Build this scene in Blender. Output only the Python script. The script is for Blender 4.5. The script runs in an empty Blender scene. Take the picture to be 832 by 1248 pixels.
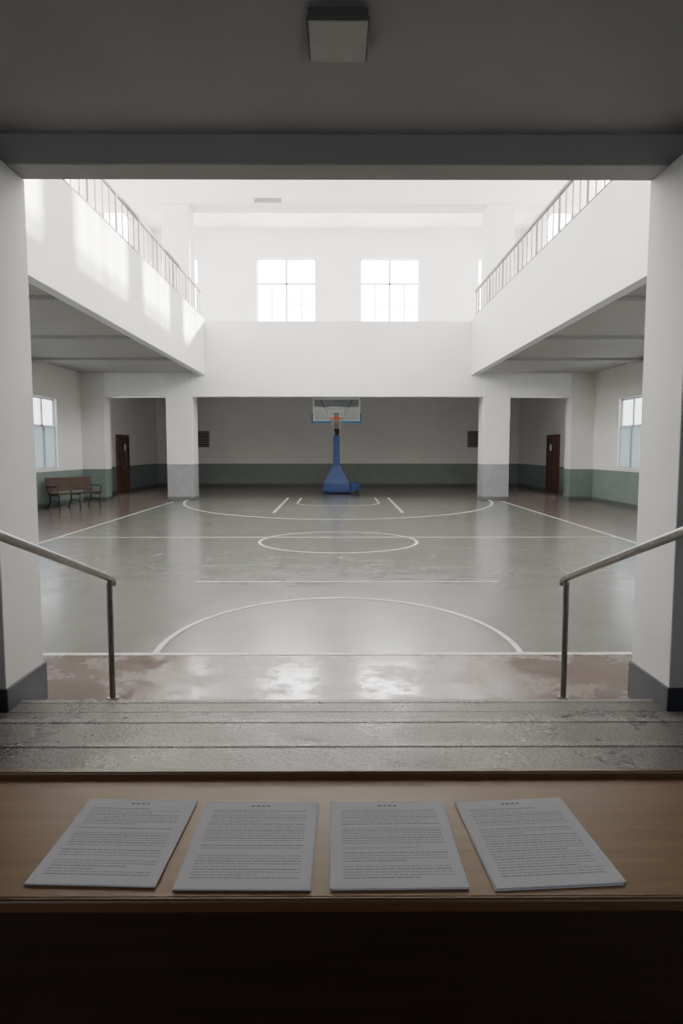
import bpy, bmesh, math, random
from mathutils import Vector, Matrix
random.seed(7)
C = bpy.context.scene.collection

# ------------------------------------------------------------ materials
def new_mat(name):
    m = bpy.data.materials.new(name); m.use_nodes = True
    nt = m.node_tree
    return m, nt, nt.nodes['Principled BSDF'], nt.nodes['Material Output']

def N(nt, t, **kw):
    n = nt.nodes.new(t)
    for k, v in kw.items(): setattr(n, k, v)
    return n

def noise(nt, co, scale, detail=6, rough=0.6):
    n = N(nt, 'ShaderNodeTexNoise'); n.inputs['Scale'].default_value = scale
    n.inputs['Detail'].default_value = detail; n.inputs['Roughness'].default_value = rough
    nt.links.new(co, n.inputs['Vector']); return n.outputs['Fac']

def ramp(nt, fac, a, b, ca, cb):
    r = N(nt, 'ShaderNodeValToRGB')
    r.color_ramp.elements[0].position = a; r.color_ramp.elements[1].position = b
    r.color_ramp.elements[0].color = (*ca, 1); r.color_ramp.elements[1].color = (*cb, 1)
    nt.links.new(fac, r.inputs['Fac']); return r.outputs['Color']

def mixc(nt, fac, a, b, mode='MIX'):
    m = N(nt, 'ShaderNodeMix', data_type='RGBA', blend_type=mode)
    for sock, v in ((m.inputs['Factor'], fac), (m.inputs['A'], a), (m.inputs['B'], b)):
        if hasattr(v, 'links'): nt.links.new(v, sock)
        elif isinstance(v, (int, float)): sock.default_value = v
        else: sock.default_value = (*v, 1)
    return m.outputs['Result']

def math_(nt, op, a, b=None):
    m = N(nt, 'ShaderNodeMath', operation=op)
    for i, v in enumerate((a, b)):
        if v is None: continue
        if hasattr(v, 'links'): nt.links.new(v, m.inputs[i])
        else: m.inputs[i].default_value = v
    return m.outputs[0]

def maprange(nt, v, a, b, c, d):
    r = N(nt, 'ShaderNodeMapRange'); nt.links.new(v, r.inputs['Value'])
    r.inputs['From Min'].default_value = a; r.inputs['From Max'].default_value = b
    r.inputs['To Min'].default_value = c; r.inputs['To Max'].default_value = d
    return r.outputs[0]

def bump(nt, b, h, strength, dist=0.02):
    n = N(nt, 'ShaderNodeBump'); n.inputs['Strength'].default_value = strength
    n.inputs['Distance'].default_value = dist
    nt.links.new(h, n.inputs['Height']); nt.links.new(n.outputs['Normal'], b.inputs['Normal'])

def simple(name, col, rough=0.6, metal=0.0, var=0.12, scale=6, bmp=0.0):
    m, nt, b, o = new_mat(name)
    tc = N(nt, 'ShaderNodeTexCoord'); f = noise(nt, tc.outputs['Object'], scale)
    c = ramp(nt, f, 0.3, 0.7, tuple(x * (1 - var) for x in col), tuple(min(1, x * (1 + var)) for x in col))
    nt.links.new(c, b.inputs['Base Color'])
    b.inputs['Roughness'].default_value = rough; b.inputs['Metallic'].default_value = metal
    if bmp: bump(nt, b, f, bmp)
    return m

def plaster(name, upper, lower=None, zs=1.1, rough=0.75):
    m, nt, b, o = new_mat(name)
    geo = N(nt, 'ShaderNodeNewGeometry'); pos = geo.outputs['Position']
    f = noise(nt, pos, 0.7, 8, 0.65)
    c = ramp(nt, f, 0.25, 0.75, tuple(x * 0.93 for x in upper), tuple(min(1, x * 1.03) for x in upper))
    if lower:
        sep = N(nt, 'ShaderNodeSeparateXYZ'); nt.links.new(pos, sep.inputs[0])
        k = math_(nt, 'LESS_THAN', sep.outputs['Z'], zs)
        f2 = noise(nt, pos, 2.0, 8, 0.7)
        lc = ramp(nt, f2, 0.3, 0.7, tuple(x * 0.85 for x in lower), tuple(x * 1.1 for x in lower))
        k2 = math_(nt, 'LESS_THAN', sep.outputs['Z'], 0.12)
        lc = mixc(nt, k2, lc, tuple(x * 0.45 for x in lower))
        c = mixc(nt, k, c, lc)
        nt.links.new(maprange(nt, k, 0, 1, rough, rough - .25), b.inputs['Roughness'])
    else:
        b.inputs['Roughness'].default_value = rough
    nt.links.new(c, b.inputs['Base Color'])
    bump(nt, b, noise(nt, pos, 25, 4), 0.12, 0.01)
    return m

WHITE = plaster('white_plaster', (0.80, 0.805, 0.81))
SOFFIT = plaster('darkened_soffit_plaster', (0.43, 0.425, 0.41))  # colour darkened to paint in shade that bounce light washes out
WHITE_T = plaster('white_plaster_teal_dado', (0.68, 0.67, 0.65), (0.165, 0.205, 0.195), 1.1)
REAR_T = plaster('rear_plaster_teal_dado', (0.70, 0.69, 0.665), (0.185, 0.215, 0.205), 1.1)
COLM = plaster('column_plaster', (0.78, 0.78, 0.78), (0.33, 0.34, 0.36), 1.27)
CEIL = plaster('ceiling_plaster', (0.84, 0.80, 0.745))
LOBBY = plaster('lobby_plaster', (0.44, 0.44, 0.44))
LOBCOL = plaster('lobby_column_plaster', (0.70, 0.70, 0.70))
PLINTH = simple('plinth_paint', (0.06, 0.065, 0.085), 0.45)
METAL = simple('brushed_steel', (0.27, 0.265, 0.26), 0.38, 0.9, 0.15, 30)
RAILM = simple('gallery_rail_paint', (0.22, 0.19, 0.17), 0.5, 0.2)
FRAME = simple('window_frame_paint', (0.75, 0.75, 0.74), 0.4, 0, 0.04)
DOORW = simple('door_wood', (0.085, 0.035, 0.02), 0.4, 0, 0.3, 8)
BENCHW = simple('bench_wood', (0.045, 0.018, 0.010), 0.7, 0, 0.3, 10)
IRON = simple('dark_iron', (0.03, 0.03, 0.03), 0.5, 0.5)
BLUE = simple('blue_paint', (0.006, 0.045, 0.20), 0.42, 0, 0.15, 4)
LBLUE = simple('blue_pad', (0.03, 0.20, 0.42), 0.5, 0, 0.1)
ORANGE = simple('orange_rim_paint', (0.75, 0.17, 0.04), 0.4)
NETM = simple('net_cord', (0.7, 0.68, 0.62), 0.8)
BOARDW = simple('board_line_paint', (0.9, 0.9, 0.9), 0.5)
VENTM = simple('vent_metal', (0.30, 0.28, 0.26), 0.5)
VENTD = simple('vent_dark', (0.04, 0.04, 0.04), 0.7)
LAMPM = simple('lamp_diffuser', (0.50, 0.50, 0.48), 0.5, 0, 0.04)
LAMPF = simple('lamp_housing', (0.14, 0.14, 0.14), 0.5)
INK = simple('printed_ink', (0.26, 0.26, 0.29), 0.8)
PAPER = simple('paper', (0.87, 0.88, 0.95), 0.85, 0, 0.02, 3)

def mk_line():
    m, nt, b, o = new_mat('court_line_paint')
    geo = N(nt, 'ShaderNodeNewGeometry')
    f = noise(nt, geo.outputs['Position'], 5, 10, 0.8)
    c = ramp(nt, f, 0.36, 0.56, (0.38, 0.38, 0.37), (0.72, 0.72, 0.71))
    nt.links.new(c, b.inputs['Base Color']); b.inputs['Roughness'].default_value = 0.35
    return m
LINE = mk_line()

def mk_glass():
    m, nt, b, o = new_mat('board_glass')
    t = N(nt, 'ShaderNodeBsdfTransparent'); g = N(nt, 'ShaderNodeBsdfGlossy')
    g.inputs['Roughness'].default_value = 0.05
    t.inputs['Color'].default_value = (0.85, 0.9, 0.92, 1)
    mx = N(nt, 'ShaderNodeMixShader'); mx.inputs[0].default_value = 0.06
    nt.links.new(t.outputs[0], mx.inputs[1]); nt.links.new(g.outputs[0], mx.inputs[2])
    nt.links.new(mx.outputs[0], o.inputs['Surface'])
    return m
GLASS = mk_glass()

def mk_pane(name, col, strength, clear=True):
    m, nt, b, o = new_mat(name)
    t = N(nt, 'ShaderNodeBsdfTransparent' if clear else 'ShaderNodeBsdfDiffuse')
    e = N(nt, 'ShaderNodeEmission')
    e.inputs['Color'].default_value = (*col, 1); e.inputs['Strength'].default_value = strength
    a = N(nt, 'ShaderNodeAddShader')
    nt.links.new(t.outputs[0], a.inputs[0]); nt.links.new(e.outputs[0], a.inputs[1])
    nt.links.new(a.outputs[0], o.inputs['Surface'])
    return m
PANE_R = mk_pane('sunlit_frosted_pane', (1.0, 0.98, 0.95), 25.0)
PANE_S = mk_pane('bright_frosted_pane', (1.0, 0.975, 0.94), 15.0)
PANE_L = mk_pane('dull_frosted_pane', (0.88, 0.95, 1.0), 3.2, False)
FILL_A = mk_pane('hidden_aisle_fill', (0.98, 0.97, 0.95), 11.0, False)  # glow for openings added behind the piers to brighten the rear
FILL_B = mk_pane('unseen_lobby_fill', (0.95, 0.97, 1.0), 2.1, False)  # fill glow for openings added behind the camera

def mk_curtain():
    m, nt, b, o = new_mat('sheer_curtain')
    d = N(nt, 'ShaderNodeBsdfDiffuse'); d.inputs['Color'].default_value = (0.40, 0.45, 0.46, 1)
    t = N(nt, 'ShaderNodeBsdfTranslucent'); t.inputs['Color'].default_value = (0.27, 0.31, 0.32, 1)
    mx = N(nt, 'ShaderNodeMixShader'); mx.inputs[0].default_value = 0.5
    nt.links.new(d.outputs[0], mx.inputs[1]); nt.links.new(t.outputs[0], mx.inputs[2])
    nt.links.new(mx.outputs[0], o.inputs['Surface'])
    return m
CURT = mk_curtain()

def mk_floor():
    m, nt, b, o = new_mat('painted_concrete_court')
    geo = N(nt, 'ShaderNodeNewGeometry'); pos = geo.outputs['Position']
    sep = N(nt, 'ShaderNodeSeparateXYZ'); nt.links.new(pos, sep.inputs[0])
    ax = math_(nt, 'ABSOLUTE', sep.outputs['X'])
    inx = math_(nt, 'LESS_THAN', ax, 5.65)
    ygt = math_(nt, 'GREATER_THAN', sep.outputs['Y'], 5.74)
    iny = math_(nt, 'MULTIPLY', ygt, math_(nt, 'LESS_THAN', sep.outputs['Y'], 25.3))
    k = math_(nt, 'MULTIPLY', inx, iny)
    big = noise(nt, pos, 0.35, 6, 0.55)
    med = noise(nt, pos, 1.3, 10, 0.68)
    fine = noise(nt, pos, 9, 10, 0.75)
    grn = ramp(nt, big, 0.25, 0.75, (0.168, 0.175, 0.168), (0.212, 0.220, 0.212))
    red = ramp(nt, med, 0.34, 0.66, (0.165, 0.122, 0.113), (0.175, 0.154, 0.146))
    grn = mixc(nt, 0.5, grn, ramp(nt, med, 0.32, 0.68, (0.86, 0.86, 0.86), (1.08, 1.08, 1.08)), 'MULTIPLY')
    c = mixc(nt, k, red, grn)
    c = mixc(nt, 0.5, c, ramp(nt, fine, 0.35, 0.65, (0.84, 0.84, 0.84), (1.06, 1.06, 1.06)), 'MULTIPLY')
    sc = noise(nt, pos, 5, 12, 0.8)
    chip = ramp(nt, sc, 0.66, 0.69, (0, 0, 0), (1, 1, 1))
    c = mixc(nt, math_(nt, 'MULTIPLY', chip, 0.45), c, (0.08, 0.075, 0.07))
    nt.links.new(c, b.inputs['Base Color'])
    rn = noise(nt, pos, 2.2, 12, 0.72)
    r_in = maprange(nt, rn, 0.36, 0.64, 0.15, 0.25)
    r_out = maprange(nt, rn, 0.45, 0.55, 0.09, 0.30)
    rr = N(nt, 'ShaderNodeMix', data_type='FLOAT'); nt.links.new(ygt, rr.inputs[0])
    nt.links.new(r_out, rr.inputs[2]); nt.links.new(r_in, rr.inputs[3])
    nt.links.new(rr.outputs[0], b.inputs['Roughness'])
    b.inputs['Specular IOR Level'].default_value = 0.6
    h = math_(nt, 'ADD', med, math_(nt, 'MULTIPLY', fine, 0.2))
    bump(nt, b, h, 0.07, 0.02)
    return m
FLOOR = mk_floor()

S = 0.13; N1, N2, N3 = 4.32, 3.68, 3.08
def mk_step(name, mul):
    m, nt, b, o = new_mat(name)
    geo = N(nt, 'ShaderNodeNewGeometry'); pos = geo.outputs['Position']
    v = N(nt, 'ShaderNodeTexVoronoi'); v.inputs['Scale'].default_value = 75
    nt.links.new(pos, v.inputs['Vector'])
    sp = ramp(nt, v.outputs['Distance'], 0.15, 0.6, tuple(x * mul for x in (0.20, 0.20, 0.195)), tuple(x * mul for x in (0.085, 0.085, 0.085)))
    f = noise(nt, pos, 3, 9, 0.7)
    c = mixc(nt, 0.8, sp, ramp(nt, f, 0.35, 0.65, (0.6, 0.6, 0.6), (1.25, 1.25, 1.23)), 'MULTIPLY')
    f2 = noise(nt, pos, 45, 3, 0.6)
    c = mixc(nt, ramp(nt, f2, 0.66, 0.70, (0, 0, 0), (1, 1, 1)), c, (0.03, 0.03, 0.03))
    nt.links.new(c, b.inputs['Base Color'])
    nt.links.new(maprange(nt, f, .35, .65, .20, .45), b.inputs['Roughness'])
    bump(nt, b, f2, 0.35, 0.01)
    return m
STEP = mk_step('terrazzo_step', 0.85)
NOSE = mk_step('worn_nosing_highlight', 1.3)  # paler tone paints the edge highlight onto the worn nosings
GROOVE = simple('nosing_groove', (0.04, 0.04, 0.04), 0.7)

def mk_wood(name, a, bcol, rough):
    m, nt, b, o = new_mat(name)
    tc = N(nt, 'ShaderNodeTexCoord'); mp = N(nt, 'ShaderNodeMapping')
    mp.inputs['Scale'].default_value = (1.2, 14, 14)
    nt.links.new(tc.outputs['Object'], mp.inputs['Vector'])
    f = noise(nt, mp.outputs['Vector'], 3, 8, 0.65)
    nt.links.new(ramp(nt, f, 0.3, 0.7, a, bcol), b.inputs['Base Color'])
    b.inputs['Roughness'].default_value = rough
    bump(nt, b, f, 0.05, 0.005)
    return m
DESKW = mk_wood('desk_top_wood', (0.25, 0.132, 0.050), (0.34, 0.188, 0.076), 0.42)
DESKD = mk_wood('desk_panel_wood', (0.028, 0.013, 0.008), (0.04, 0.02, 0.011), 0.5)
DESKE = mk_wood('desk_edge_wood', (0.12, 0.058, 0.025), (0.17, 0.088, 0.037), 0.35)

# ------------------------------------------------------------ mesh builder
class MB:
    def __init__(s): s.v = []; s.f = []; s.mi = []; s.sm = []; s.mats = []
    def m(s, mat):
        if mat not in s.mats: s.mats.append(mat)
        return s.mats.index(mat)
    def add(s, vs, fs, mat, smooth=False):
        o = len(s.v); s.v += [tuple(v) for v in vs]; k = s.m(mat)
        for f in fs: s.f.append([o + i for i in f]); s.mi.append(k); s.sm.append(smooth)
    def box(s, x0, x1, y0, y1, z0, z1, mat, M=None):
        vs = [Vector((x, y, z)) for z in (z0, z1) for y in (y0, y1) for x in (x0, x1)]
        if M: vs = [M @ v for v in vs]
        s.add(vs, [(0, 2, 3, 1), (4, 5, 7, 6), (0, 1, 5, 4), (2, 6, 7, 3), (0, 4, 6, 2), (1, 3, 7, 5)], mat)
    def hexa(s, bot, top, mat):
        s.add(bot + top, [(3, 2, 1, 0), (4, 5, 6, 7), (0, 1, 5, 4), (1, 2, 6, 5), (2, 3, 7, 6), (3, 0, 4, 7)], mat)
    def tube(s, pts, r, mat, n=14, closed=False):
        pts = [Vector(p) for p in pts]; L = len(pts); vs = []
        prev = None
        for i, p in enumerate(pts):
            if closed: d = (pts[(i + 1) % L] - pts[i - 1]).normalized()
            else: d = (pts[min(i + 1, L - 1)] - pts[max(i - 1, 0)]).normalized()
            if prev is None:
                a = Vector((0, 0, 1)) if abs(d.z) < 0.9 else Vector((1, 0, 0))
                u = d.cross(a).normalized()
            else:
                u = (prev - d * prev.dot(d)).normalized()
            prev = u; w = d.cross(u)
            for j in range(n):
                t = 2 * math.pi * j / n
                vs.append(p + r * (math.cos(t) * u + math.sin(t) * w))
        fs = []
        for i in range(L if closed else L - 1):
            a = i * n; b = ((i + 1) % L) * n
            for j in range(n):
                fs.append((a + j, a + (j + 1) % n, b + (j + 1) % n, b + j))
        s.add(vs, fs, mat, True)
        if not closed:
            s.add(vs[:n], [tuple(range(n))[::-1]], mat); s.add(vs[-n:], [tuple(range(n))], mat)
    def strip(s, pts, w, z0, z1, mat, closed=False):
        pts = [Vector((p[0], p[1], 0)) for p in pts]; L = len(pts); a = []; b = []
        for i, p in enumerate(pts):
            if closed: d = (pts[(i + 1) % L] - pts[i - 1]).normalized()
            else: d = (pts[min(i + 1, L - 1)] - pts[max(i - 1, 0)]).normalized()
            nrm = Vector((-d.y, d.x, 0)) * w / 2
            a.append(p + nrm); b.append(p - nrm)
        vs = [(q.x, q.y, z1) for q in a] + [(q.x, q.y, z1) for q in b]
        fs = []
        for i in range(L if closed else L - 1):
            j = (i + 1) % L; fs.append((i, L + i, L + j, j))
        s.add(vs, fs, mat)
    def obj(s, name, bevel=0, loc=(0, 0, 0), rot=0):
        me = bpy.data.meshes.new(name); me.from_pydata(s.v, [], s.f)
        for m in s.mats: me.materials.append(m)
        me.polygons.foreach_set('material_index', s.mi)
        me.polygons.foreach_set('use_smooth', s.sm); me.update()
        bm = bmesh.new(); bm.from_mesh(me)
        bmesh.ops.recalc_face_normals(bm, faces=bm.faces); bm.to_mesh(me); bm.free()
        ob = bpy.data.objects.new(name, me); C.objects.link(ob)
        ob.location = loc; ob.rotation_euler = (0, 0, rot)
        if bevel:
            b = ob.modifiers.new('bevel', 'BEVEL'); b.width = bevel; b.segments = 2
            b.limit_method = 'ANGLE'; b.angle_limit = math.radians(50)
        return ob

def box_obj(name, *a, bevel=0):
    b = MB(); b.box(*a); return b.obj(name, bevel)

# ------------------------------------------------------------ dimensions
W = 8.97; T = 0.3; YF = 4.7; YC = 24.06; YR = 34.0
ZS = 4.44; ZP = 6.28; ZC = 12.35; FX = 4.62; ZB = 3.62

def wall_grid(name, fixed, axis, a0, a1, z0, z1, holes, mat, th):
    al = sorted({a0, a1, *[h[0] for h in holes], *[h[1] for h in holes]})
    zl = sorted({z0, z1, *[h[2] for h in holes], *[h[3] for h in holes]})
    b = MB()
    lo, hi = min(fixed, fixed + th), max(fixed, fixed + th)
    for i in range(len(al) - 1):
        run = None
        for j in range(len(zl) - 1):
            ca, cz = (al[i] + al[i + 1]) / 2, (zl[j] + zl[j + 1]) / 2
            hole = any(h[0] < ca < h[1] and h[2] < cz < h[3] for h in holes)
            if not hole:
                if run is None: run = zl[j]
            if (hole or j == len(zl) - 2) and run is not None:
                top = zl[j] if hole else zl[j + 1]
                if axis == 'x': b.box(lo, hi, al[i], al[i + 1], run, top, mat)
                else: b.box(al[i], al[i + 1], lo, hi, run, top, mat)
                run = None
    return b.obj(name)

up_side = [(5.6, 8.6), (10.0, 13.0), (14.4, 17.4), (18.8, 21.8), (23.0, 25.6), (27.2, 30.8)]
lo_side = [(8.6, 11.2), (14.0, 16.6), (19.4, 22.0), (24.85, 26.4)]  # last bay is added out of sight behind the pier, for light
UZ0, UZ1 = 7.9, 11.8
holesS = [(a, b, UZ0, UZ1) for a, b in up_side] + [(a, b, 1.17, 3.38) for a, b in lo_side]
wall_grid('wall_left', -W, 'x', YF - .25, YR + T, 0, ZC, holesS, WHITE_T, -T)
wall_grid('wall_right', W, 'x', YF - .25, YR + T, 0, ZC, holesS, WHITE_T, T)
up_rear = [(-3.95, -1.07), (1.07, 3.95), (-8.5, -6.78), (6.78, 8.5)]
wall_grid('wall_rear_upper', YR, 'y', -W, W, ZS, ZC, [(a, b, UZ0, 11.0) for a, b in up_rear], WHITE, T)
box_obj('wall_rear', -W, W, YR, YR + T, 0, ZS, REAR_T)
OX = 2.85
fb = MB()
fb.box(-W, -OX, YF - .25, YF, 0, ZC, WHITE); fb.box(OX, W, YF - .25, YF, 0, ZC, WHITE)
fb.box(-OX, OX, YF - .25, YF, 3.72, ZC, WHITE)
fb.obj('wall_front')
LX = 4.2
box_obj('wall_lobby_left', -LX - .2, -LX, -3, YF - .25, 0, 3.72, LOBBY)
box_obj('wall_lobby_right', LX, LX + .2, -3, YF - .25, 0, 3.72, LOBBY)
lob_fill = [(-3.4, -1.4), (1.4, 3.4)]  # openings added behind the camera to fill the lobby with light
wall_grid('wall_lobby_back', -3, 'y', -LX - .2, LX + .2, 0, 3.72, [(a, b, 1.3, 3.2) for a, b in lob_fill], LOBBY, -.2)
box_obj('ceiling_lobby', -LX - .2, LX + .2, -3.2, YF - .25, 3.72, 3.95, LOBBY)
box_obj('beam_lobby', -OX, OX, YF - .25, YF, 3.53, 3.72, LOBBY, bevel=0.01)
box_obj('floor', -W - T, W + T, -3.2, YR + T, -0.2, 0, FLOOR)
# steps
CXI = 2.055
st = MB()
st.box(-LX, LX, -3, 4.12, 0, S, STEP); st.box(-CXI, CXI, 4.12, N1, 0, S, STEP)
st.box(-LX, LX, -3, N2, S, 2 * S, STEP)
st.box(-LX, LX, -3, N3, 2 * S, 3 * S, STEP)
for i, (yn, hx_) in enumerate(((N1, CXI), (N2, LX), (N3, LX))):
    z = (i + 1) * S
    st.box(-hx_, hx_, yn - .045, yn + .012, z - .03, z + .002, NOSE)  # pale strip stands in for light catching the edge
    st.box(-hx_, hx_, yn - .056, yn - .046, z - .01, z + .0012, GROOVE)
st.obj('steps', bevel=0.006)
box_obj('ceiling', -W - T, W + T, YF - .25, YR + T, ZC, ZC + .3, CEIL)
box_obj('beam_hall', -W, W, YC - .03, YC + 0.93, 10.1, ZC, CEIL, bevel=0.02)
# galleries: slab with soffit darkened in colour underneath
g = MB()
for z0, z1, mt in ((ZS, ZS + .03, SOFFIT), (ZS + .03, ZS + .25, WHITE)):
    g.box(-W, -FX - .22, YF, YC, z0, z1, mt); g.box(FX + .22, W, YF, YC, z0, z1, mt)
    g.box(-W, -6.01, YC, YR, z0, z1, mt); g.box(6.01, W, YC, YR, z0, z1, mt)
    g.box(-6.01, 6.01, YC + .9, YR, z0, z1, mt); g.box(-5.09, 5.09, YC + .4, YC + .9, z0, z1, mt)
g.obj('gallery_floor')
for sgn, nm in ((-1, 'left'), (1, 'right')):
    p = MB(); x0, x1 = sorted((sgn * FX, sgn * (FX + .22))); p.box(x0, x1, YF, YC, ZS - .08, ZP, WHITE)
    x0, x1 = sorted((sgn * (FX + .22), sgn * 5.09)); p.box(x0, x1, YC - .2, YC, ZS, ZP, WHITE)
    p.obj('wall_gallery_parapet_' + nm, bevel=.01)
p = MB(); p.box(-5.09, 5.09, YC + .02, YC + .4, ZB, ZP - .08, WHITE); p.obj('wall_gallery_parapet_rear', bevel=.01)
for sgn in (-1, 1):
    side = 'left' if sgn < 0 else 'right'
    for i, y in enumerate((8.0, 12.2, 16.4, 20.2)):
        x0, x1 = sorted((sgn * (FX + .22), sgn * W))
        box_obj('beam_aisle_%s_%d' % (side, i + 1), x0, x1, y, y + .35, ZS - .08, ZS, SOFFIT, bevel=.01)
    x0, x1 = sorted((sgn * 6.01, sgn * 8.15))
    box_obj('beam_cross_' + side, x0, x1, YC + .02, YC + .5, ZB, ZS, WHITE, bevel=.01)
    c = MB(); x0, x1 = sorted((sgn * 5.09, sgn * 6.01))
    c.box(x0, x1, YC, YC + .9, 0, 10.1, COLM)
    c.obj('column' if sgn < 0 else 'column.001', bevel=.015)
    x0, x1 = sorted((sgn * 8.15, sgn * W))
    box_obj('pier' if sgn < 0 else 'pier.001', x0, x1, YC, YC + .6, 0, ZS, WHITE_T, bevel=.01)
    c = MB(); x0, x1 = sorted((sgn * 2.07, sgn * OX))
    c.box(x0, x1, 4.15, YF, 0.0, 3.53, LOBCOL)
    e = .015
    c.box(x0 - e, x1 + e, 4.15 - e, YF + e, 0.0, .27, PLINTH)
    c.obj('lobby_column' if sgn < 0 else 'lobby_column.001', bevel=.008)

# ------------------------------------------------------------ windows
wn = [0]
def window(axis, fixed, out, a0, a1, z0, z1, pane, cols=2, split=0.62, curtain=False, extra=True):
    wn[0] += 1
    b = MB(); fw = .06
    def bx(u0, u1, d0, d1, w0, w1, mat):
        lo, hi = sorted((fixed + out * d0, fixed + out * d1))
        if axis == 'x': b.box(lo, hi, u0, u1, w0, w1, mat)
        else: b.box(u0, u1, lo, hi, w0, w1, mat)
    bx(a0, a0 + fw, .10, .18, z0, z1, FRAME); bx(a1 - fw, a1, .10, .18, z0, z1, FRAME)
    bx(a0, a1, .10, .18, z1 - fw, z1, FRAME); bx(a0, a1, .10, .18, z0, z0 + fw, FRAME)
    zt = z0 + (z1 - z0) * split
    bx(a0, a1, .105, .175, zt - .045, zt + .045, FRAME)
    for i in range(1, cols):
        u = a0 + (a1 - a0) * i / cols
        bx(u - .05, u + .05, .105, .175, z0, z1, FRAME)
    if extra:
        for i in range(cols):
            u = a0 + (a1 - a0) * (i + .5) / cols
            bx(u - .025, u + .025, .12, .16, z0, zt, FRAME)
        zz = z0 + (zt - z0) * .5
        bx(a0, a1, .12, .16, zz - .02, zz + .02, FRAME)
    bx(a0, a1, -.04, .10, z0, z0 + .03, FRAME)
    d = fixed + out * .14
    if axis == 'x': vs = [(d, a0, z0), (d, a1, z0), (d, a1, z1), (d, a0, z1)]
    else: vs = [(a0, d, z0), (a1, d, z0), (a1, d, z1), (a0, d, z1)]
    b.add(vs, [(0, 1, 2, 3)], pane)
    if curtain:
        n = 90; vs = []
        for i in range(n + 1):
            u = a0 + .05 + (a1 - a0 - .1) * i / n
            d = fixed + out * (.06 + .018 * math.sin(i * 1.1) + .008 * math.sin(i * 2.7))
            for z in (z0 + .04, zt - .02):
                vs.append((d, u, z) if axis == 'x' else (u, d, z))
        b.add(vs, [(2 * i, 2 * i + 1, 2 * i + 3, 2 * i + 2) for i in range(n)], CURT, True)
    return b.obj('window_%d' % wn[0])

for a, b_ in up_rear: window('y', YR, 1, a, b_, UZ0, 11.0, PANE_R)
for sgn in (-1, 1):
    for a, b_ in up_side: window('x', sgn * W, sgn, a, b_, UZ0, UZ1, PANE_S)
    for a, b_ in lo_side[:3]: window('x', sgn * W, sgn, a, b_, 1.17, 3.38, PANE_L, cols=3, split=.6, curtain=True, extra=False)
    a, b_ = lo_side[3]; window('x', sgn * W, sgn, a, b_, 1.17, 3.38, FILL_A, cols=2, split=.6, extra=False)  # added window, hidden by the pier, lights the rear
for a, b_ in lob_fill: window('y', -3, -1, a, b_, 1.3, 3.2, FILL_B)  # unseen windows added as fill for the dark lobby

# ------------------------------------------------------------ doors
for k, sgn in enumerate((-1, 1)):
    b = MB()
    def bx(d0, d1, y0, y1, z0, z1, mat):
        lo, hi = sorted((sgn * (W - d0), sgn * (W - d1))); b.box(lo, hi, y0, y1, z0, z1, mat)
    y0, y1, H = 27.7, 29.2, 2.4
    bx(0, .10, y0, y0 + .1, 0, H, DOORW); bx(0, .10, y1 - .1, y1, 0, H, DOORW); bx(0, .10, y0 + .1, y1 - .1, H - .1, H, DOORW)
    bx(0, .05, y0 + .1, y1 - .1, 0.01, H - .1, DOORW)
    ym = (y0 + y1) / 2
    for a, c in ((y0 + .2, ym - .06), (ym + .06, y1 - .2)):
        for z0, z1 in ((.2, .95), (1.1, 2.1)):
            bx(.05, .075, a, c, z0, z1, DOORW)
    b.tube([(sgn * (W - .05), ym - .04, 1.05), (sgn * (W - .12), ym - .04, 1.05), (sgn * (W - .12), ym - .15, 1.05)], .012, METAL, 8)
    bx(.076, .08, ym + .1, ym + .32, 1.75, 2.0, PAPER)
    b.obj('door_%d' % (k + 1), bevel=.006)

def vent(name, x0, x1, y, z0, z1, n):
    b = MB(); b.box(x0, x1, y - .02, y, z0, z1, VENTD); f = .04
    b.box(x0, x1, y - .05, y - .02, z1 - f, z1, VENTM); b.box(x0, x1, y - .05, y - .02, z0, z0 + f, VENTM)
    b.box(x0, x0 + f, y - .05, y - .02, z0 + f, z1 - f, VENTM); b.box(x1 - f, x1, y - .05, y - .02, z0 + f, z1 - f, VENTM)
    for i in range(n):
        z = z0 + f + (z1 - z0 - 2 * f) * (i + .5) / n
        M = Matrix.Translation((0, y - .035, z)) @ Matrix.Rotation(.6, 4, 'X')
        b.box(x0 + f, x1 - f, -.006, .006, -(z1 - z0) / n * .3, (z1 - z0) / n * .3, VENTM, M)
    b.obj(name)
vent('wall_vent', -7.15, -6.37, YR, 1.9, 2.72, 7)
vent('wall_vent.001', 6.40, 7.12, YR, 1.9, 2.72, 7)
vent('wall_vent.002', -2.85, -1.93, YC - .03, 10.13, 10.27, 2)

# ------------------------------------------------------------ gallery railings
for sgn, nm in ((-1, 'gallery_railing'), (1, 'gallery_railing.001')):
    b = MB(); x = sgn * (FX + .11)
    y = 5.0; i = 0
    while y < YC:
        b.tube([(x, y, ZP), (x, y, 7.2)], .028 if i % 4 == 0 else .015, RAILM, 8)
        y += .42; i += 1
    b.tube([(x, YF + .02, 7.2), (x, YC - .02, 7.2)], .05, RAILM, 12)
    b.tube([(x, YF + .02, 6.40), (x, YC - .02, 6.40)], .018, RAILM, 8)
    b.obj(nm)

# ------------------------------------------------------------ stair handrails
for sgn, nm in ((-1, 'stair_handrail'), (1, 'stair_handrail.001')):
    b = MB(); x = sgn * 1.594
    b.tube([(x, 4.7, 0.0), (x, 4.7, .835)], .021, METAL, 16)
    b.tube([(x, 4.7, 0.0), (x, 4.7, .012)], .04, METAL, 20)
    pts = [(x, 4.78, .80), (x, 4.775, .823), (x, 4.75, .843), (x, 4.70, .866), (x, 3.19, 1.355), (x, 2.45, 1.595)]
    b.tube(pts, .024, METAL, 16)
    b.tube([(x, 2.5, 3 * S), (x, 2.5, 1.57)], .021, METAL, 16)
    b.tube([(x, 2.5, 3 * S), (x, 2.5, 3 * S + .012)], .04, METAL, 20)
    b.obj(nm)

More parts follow.
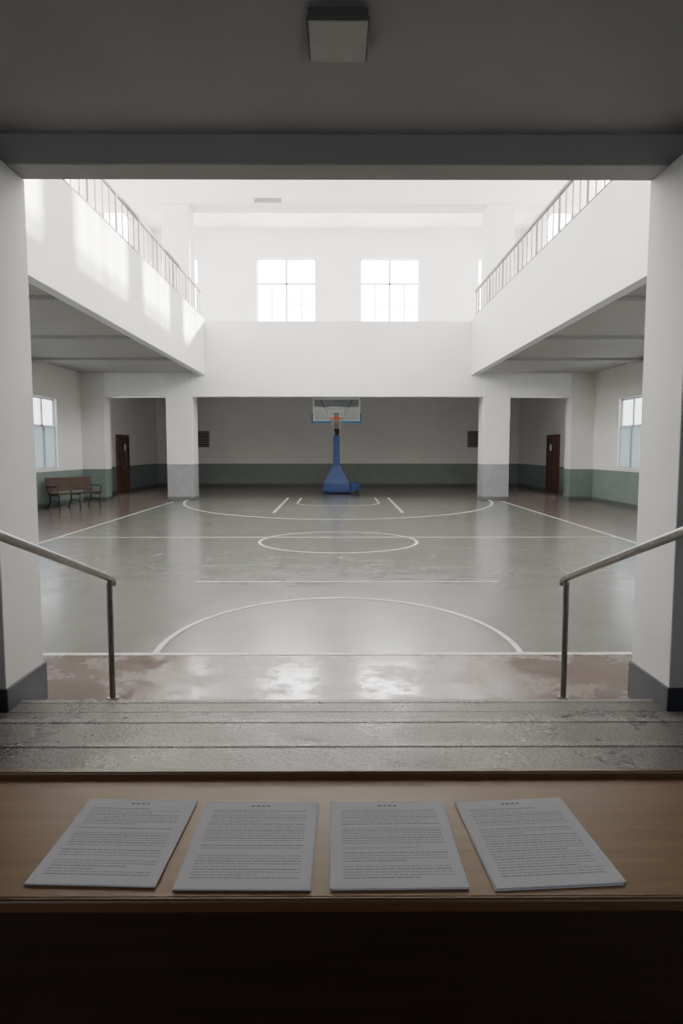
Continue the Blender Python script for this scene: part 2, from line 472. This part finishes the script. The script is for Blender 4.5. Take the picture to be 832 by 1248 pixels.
# ------------------------------------------------------------ court lines
b = MB(); zt = .003; lw = .06
def ln(*p, w=lw): b.strip(p, w, 0, zt, LINE)
ln((-5.68, 5.76), (5.68, 5.76), w=.065)
ln((-5.65, 5.76), (-5.65, 23.4), w=.07); ln((5.65, 5.76), (5.65, 23.4), w=.07)
ln((-5.62, 13.7), (5.62, 13.7), w=.075)
ln((-1.9, 9.02), (2.15, 9.02), w=.042)
b.strip([(1.51 * math.cos(t * math.pi / 48), 13.1 + 1.53 * math.sin(t * math.pi / 48)) for t in range(96)], .06, 0, zt + .001, LINE, True)
a0 = -math.asin(.24 / 2.0)
b.strip([(1.59 * math.cos(a0 + (math.pi - 2 * a0) * i / 60), 6.0 + 2.0 * math.sin(a0 + (math.pi - 2 * a0) * i / 60)) for i in range(61)], .052, 0, zt + .001, LINE)
b.strip([(5.35 * math.cos(math.pi + math.pi * i / 80), 24.8 + 7.5 * math.sin(math.pi + math.pi * i / 80)) for i in range(81)], .09, 0, zt + .001, LINE)
ln((-1.85, 25.3), (-1.82, 19.2), w=.08); ln((1.85, 25.3), (1.82, 19.2), w=.08)
b.strip([(-1.36, 25.2), (-1.36, 22.6), (-1.1, 21.9), (-.6, 21.6), (.6, 21.6), (1.1, 21.9), (1.36, 22.6), (1.36, 25.2)], .06, 0, zt, LINE)
b.obj('court_lines')

# ------------------------------------------------------------ basketball hoop
b = MB(); hx = -.07
def hb(x0, x1, y0, y1, z0, z1, m): b.box(hx + x0, hx + x1, y0, y1, z0, z1, m)
def fr(x0, x1, y0, y1, z): return [(hx + x0, y0, z), (hx + x1, y0, z), (hx + x1, y1, z), (hx + x0, y1, z)]
b.hexa(fr(-.58, .58, 27.7, 29.3, .06), fr(-.58, .58, 27.7, 29.3, .16), BLUE)
b.hexa(fr(-.56, .56, 27.72, 29.0, .16), fr(-.52, .52, 27.74, 28.9, .42), BLUE)
b.hexa(fr(-.52, .52, 27.74, 28.9, .42), fr(-.16, .16, 27.95, 28.35, 1.12), BLUE)
b.hexa(fr(-.14, .14, 28.0, 28.3, 1.12), fr(-.13, .13, 28.0, 28.28, 2.35), BLUE)
b.hexa(fr(-.07, .07, 28.02, 28.2, 2.35), fr(-.07, .07, 27.95, 28.15, 2.72), IRON)
b.hexa([(hx - .10, 28.0, 2.55), (hx + .10, 28.0, 2.55), (hx + .10, 28.2, 2.55), (hx - .10, 28.2, 2.55)],
       [(hx - .10, 27.05, 3.05), (hx + .10, 27.05, 3.05), (hx + .10, 27.05, 3.23), (hx - .10, 27.05, 3.23)], IRON)
b.tube([(hx - .08, 28.1, 2.7), (hx - .6, 27.06, 3.7)], .012, IRON, 8)
b.tube([(hx + .08, 28.1, 2.7), (hx + .6, 27.06, 3.7)], .012, IRON, 8)
b.tube([(hx + .08, 28.1, 2.4), (hx + .1, 27.1, 2.92)], .03, IRON, 8)
hb(.58, .95, 28.0, 28.9, .12, .34, BLUE); hb(.60, .9, 28.05, 28.85, .34, .44, BLUE)
for wx in (-.45, .45, .85):
    for wy in (27.95, 28.8):
        b.tube([(hx + wx - .03, wy, .06), (hx + wx + .03, wy, .06)], .06, IRON, 16)
z0, z1, bw = 2.88, 3.80, .93
b.box(hx - bw, hx + bw, 27.0, 27.02, z0, z1, GLASS)
e = .065
hb(-bw, bw, 26.985, 27.035, z1 - e, z1, BOARDW); hb(-bw, bw, 26.985, 27.035, z0, z0 + e, BOARDW)
hb(-bw, -bw + e, 26.985, 27.035, z0 + e, z1 - e, BOARDW); hb(bw - e, bw, 26.985, 27.035, z0 + e, z1 - e, BOARDW)
i0, i1 = 3.04, 3.46; e = .06
hb(-.31, .31, 26.985, 26.998, i1 - e, i1, BOARDW); hb(-.31, .31, 26.985, 26.998, i0, i0 + e, BOARDW)
hb(-.31, -.31 + e, 26.985, 26.998, i0 + e, i1 - e, BOARDW); hb(.31 - e, .31, 26.985, 26.998, i0 + e, i1 - e, BOARDW)
hb(-bw - .03, -.1, 26.96, 27.07, z0 - .05, z0 + .02, LBLUE); hb(.1, bw + .03, 26.96, 27.07, z0 - .05, z0 + .02, LBLUE)
hb(-bw - .04, -bw + .01, 26.96, 27.07, z0 - .05, z0 + .32, LBLUE); hb(bw - .01, bw + .04, 26.96, 27.07, z0 - .05, z0 + .32, LBLUE)
rz = 2.99; rc = (hx, 26.66)
b.tube([(rc[0] + .23 * math.cos(t * math.pi / 20), rc[1] + .23 * math.sin(t * math.pi / 20), rz) for t in range(40)], .02, ORANGE, 10, True)
hb(-.10, .10, 26.93, 26.985, 2.87, 3.09, ORANGE)
hb(-.09, .09, 26.86, 26.95, 2.975, 2.995, ORANGE)
b.tube([(hx - .07, 26.95, 2.89), (hx - .15, 26.84, rz)], .01, ORANGE, 8); b.tube([(hx + .07, 26.95, 2.89), (hx + .15, 26.84, rz)], .01, ORANGE, 8)
for i in range(12):
    for dr in (1, -1):
        pts = []
        for j in range(5):
            t = (i + dr * j * .5) * math.pi / 6; r = .225 - .022 * j
            pts.append((rc[0] + r * math.cos(t), rc[1] + r * math.sin(t), rz - .02 - .095 * j))
        b.tube(pts, .006, NETM, 5)
b.obj('basketball_hoop', bevel=.006)

# ------------------------------------------------------------ bench
b = MB(); L = 1.6
for i in range(4):
    y = -.16 + i * .115; b.box(-L / 2, L / 2, y, y + .095, .43, .46, BENCHW)
for i in range(4):
    z = .52 + i * .105
    M = Matrix.Translation((0, -.20 - i * .022, z)) @ Matrix.Rotation(.2, 4, 'X')
    b.box(-L / 2, L / 2, -.014, .014, 0, .095, BENCHW, M)
for x in (-L / 2 + .08, 0, L / 2 - .08):
    b.tube([(x, .27, .02), (x, .24, .22), (x, .27, .41), (x, -.14, .41), (x, -.20, .5), (x, -.30, .93)], .022, IRON, 8)
    b.tube([(x, -.30, .02), (x, -.20, .2), (x, -.16, .41)], .022, IRON, 8)
    b.tube([(x, .24, .2), (x, 0, .26), (x, -.20, .2)], .014, IRON, 8)
    b.box(x - .03, x + .03, .24, .31, 0, .02, IRON); b.box(x - .03, x + .03, -.34, -.27, 0, .02, IRON)
for x in (-L / 2 + .04, L / 2 - .04):
    b.tube([(x, .25, .42), (x, .27, .62), (x, .2, .67), (x, -.22, .66)], .018, IRON, 8)
b.obj('bench', loc=(-8.10, 21.0, 0), rot=math.radians(-90 - 33))

# ------------------------------------------------------------ ceiling lamp
b = MB()
b.box(-.135, .135, 3.235, 3.555, 3.68, 3.72, LAMPF)
b.box(-.143, .143, 3.225, 3.565, 3.665, 3.682, LAMPF)
b.box(-.134, .134, 3.234, 3.556, 3.658, 3.666, LAMPM)
ob = b.obj('ceiling_lamp', bevel=.004)

# ------------------------------------------------------------ desk
zt = 1.067; fl = 3 * S + .003
b = MB(); DX = .95
b.box(-DX, DX, .99, 1.385, zt - .022, zt, DESKW)
b.box(-DX, DX, .982, .992, zt - .020, zt + .0015, DESKE)
b.box(-DX, DX, 1.375, 1.395, zt - .03, zt + .012, DESKE)
b.box(-DX + .03, DX - .03, 1.02, 1.04, zt - .24, zt - .022, DESKD)
b.box(-DX + .03, DX - .03, 1.012, 1.045, zt - .262, zt - .24, DESKE)
b.box(-DX + .03, DX - .03, 1.03, 1.045, fl + .05, zt - .262, DESKD)
b.box(-DX + .03, DX - .03, 1.35, 1.37, fl + .05, zt - .022, DESKD)
for sx in (-1, 1):
    x0, x1 = sorted((sx * (DX - .05), sx * (DX - .02)))
    b.box(x0, x1, 1.0, 1.38, fl, zt - .022, DESKD)
b.obj('desk', bevel=.004)

# ------------------------------------------------------------ paper stacks
def papers(name, cx, cy, w, l, rot, seed):
    rnd = random.Random(seed); b = MB(); z = 0.0004
    for k in range(4):
        M = Matrix.Translation((rnd.uniform(-.0035, .0035), rnd.uniform(-.003, .003), 0)) @ Matrix.Rotation(rnd.uniform(-.012, .012), 4, 'Z')
        if k == 3: M = Matrix.Identity(4)
        b.box(-w / 2, w / 2, -l / 2, l / 2, z, z + .0006, PAPER, M); z += .0009
    z += -.0003 + .0001
    def dash(x0, x1, y, h):
        b.add([(x0, y, z), (x1, y, z), (x1, y + h, z), (x0, y + h, z)], [(0, 1, 2, 3)], INK)
    x = -.018
    for i in range(4):
        dash(x, x + .006, l / 2 - .017, .0045); x += .0095
    y = l / 2 - .034; row = 0
    while y > -l / 2 + .022:
        gap = rnd.random() < .15
        x = -w / 2 + .018; end = w / 2 - .018
        if rnd.random() < .2: end -= rnd.uniform(.03, .10)
        if not gap:
            while x < end:
                ww = rnd.uniform(.005, .018); x2 = min(x + ww, end)
                dash(x, x2, y, .0010 if row % 3 else .0015); x = x2 + .0018
        y -= .0075; row += 1
    b.obj(name, loc=(cx, cy, zt), rot=rot)
papers('paper_stack', -.385, 1.148, .208, .262, math.radians(-2.3), 1)
papers('paper_stack.001', -.149, 1.137, .212, .264, math.radians(-.6), 2)
papers('paper_stack.002', .096, 1.138, .214, .262, math.radians(.8), 3)
papers('paper_stack.003', .340, 1.144, .207, .264, math.radians(4), 4)

# ------------------------------------------------------------ light & world
w = bpy.data.worlds.new('sky'); bpy.context.scene.world = w; w.use_nodes = True
w.node_tree.nodes['Background'].inputs[0].default_value = (0.85, 0.92, 1, 1)
w.node_tree.nodes['Background'].inputs[1].default_value = 1.0
sd = bpy.data.lights.new('sun', 'SUN'); sd.energy = 40; sd.angle = math.radians(1.8); sd.color = (1, .94, .86)
so = bpy.data.objects.new('sun', sd); C.objects.link(so); so.location = (20, 30, 20)
d = Vector((-13.6, -6.3, -2.8)); so.rotation_euler = d.to_track_quat('-Z', 'Y').to_euler()

# ------------------------------------------------------------ camera
cd = bpy.data.cameras.new('camera'); cd.sensor_fit = 'VERTICAL'; cd.sensor_height = 36; cd.sensor_width = 24; cd.lens = 24
cam = bpy.data.objects.new('camera', cd); C.objects.link(cam)
cam.location = (0, 0, 1.75); cam.rotation_euler = (math.radians(90 - 5.15), 0, math.radians(-.275))
cd.clip_start = .05; cd.clip_end = 200
bpy.context.scene.camera = cam
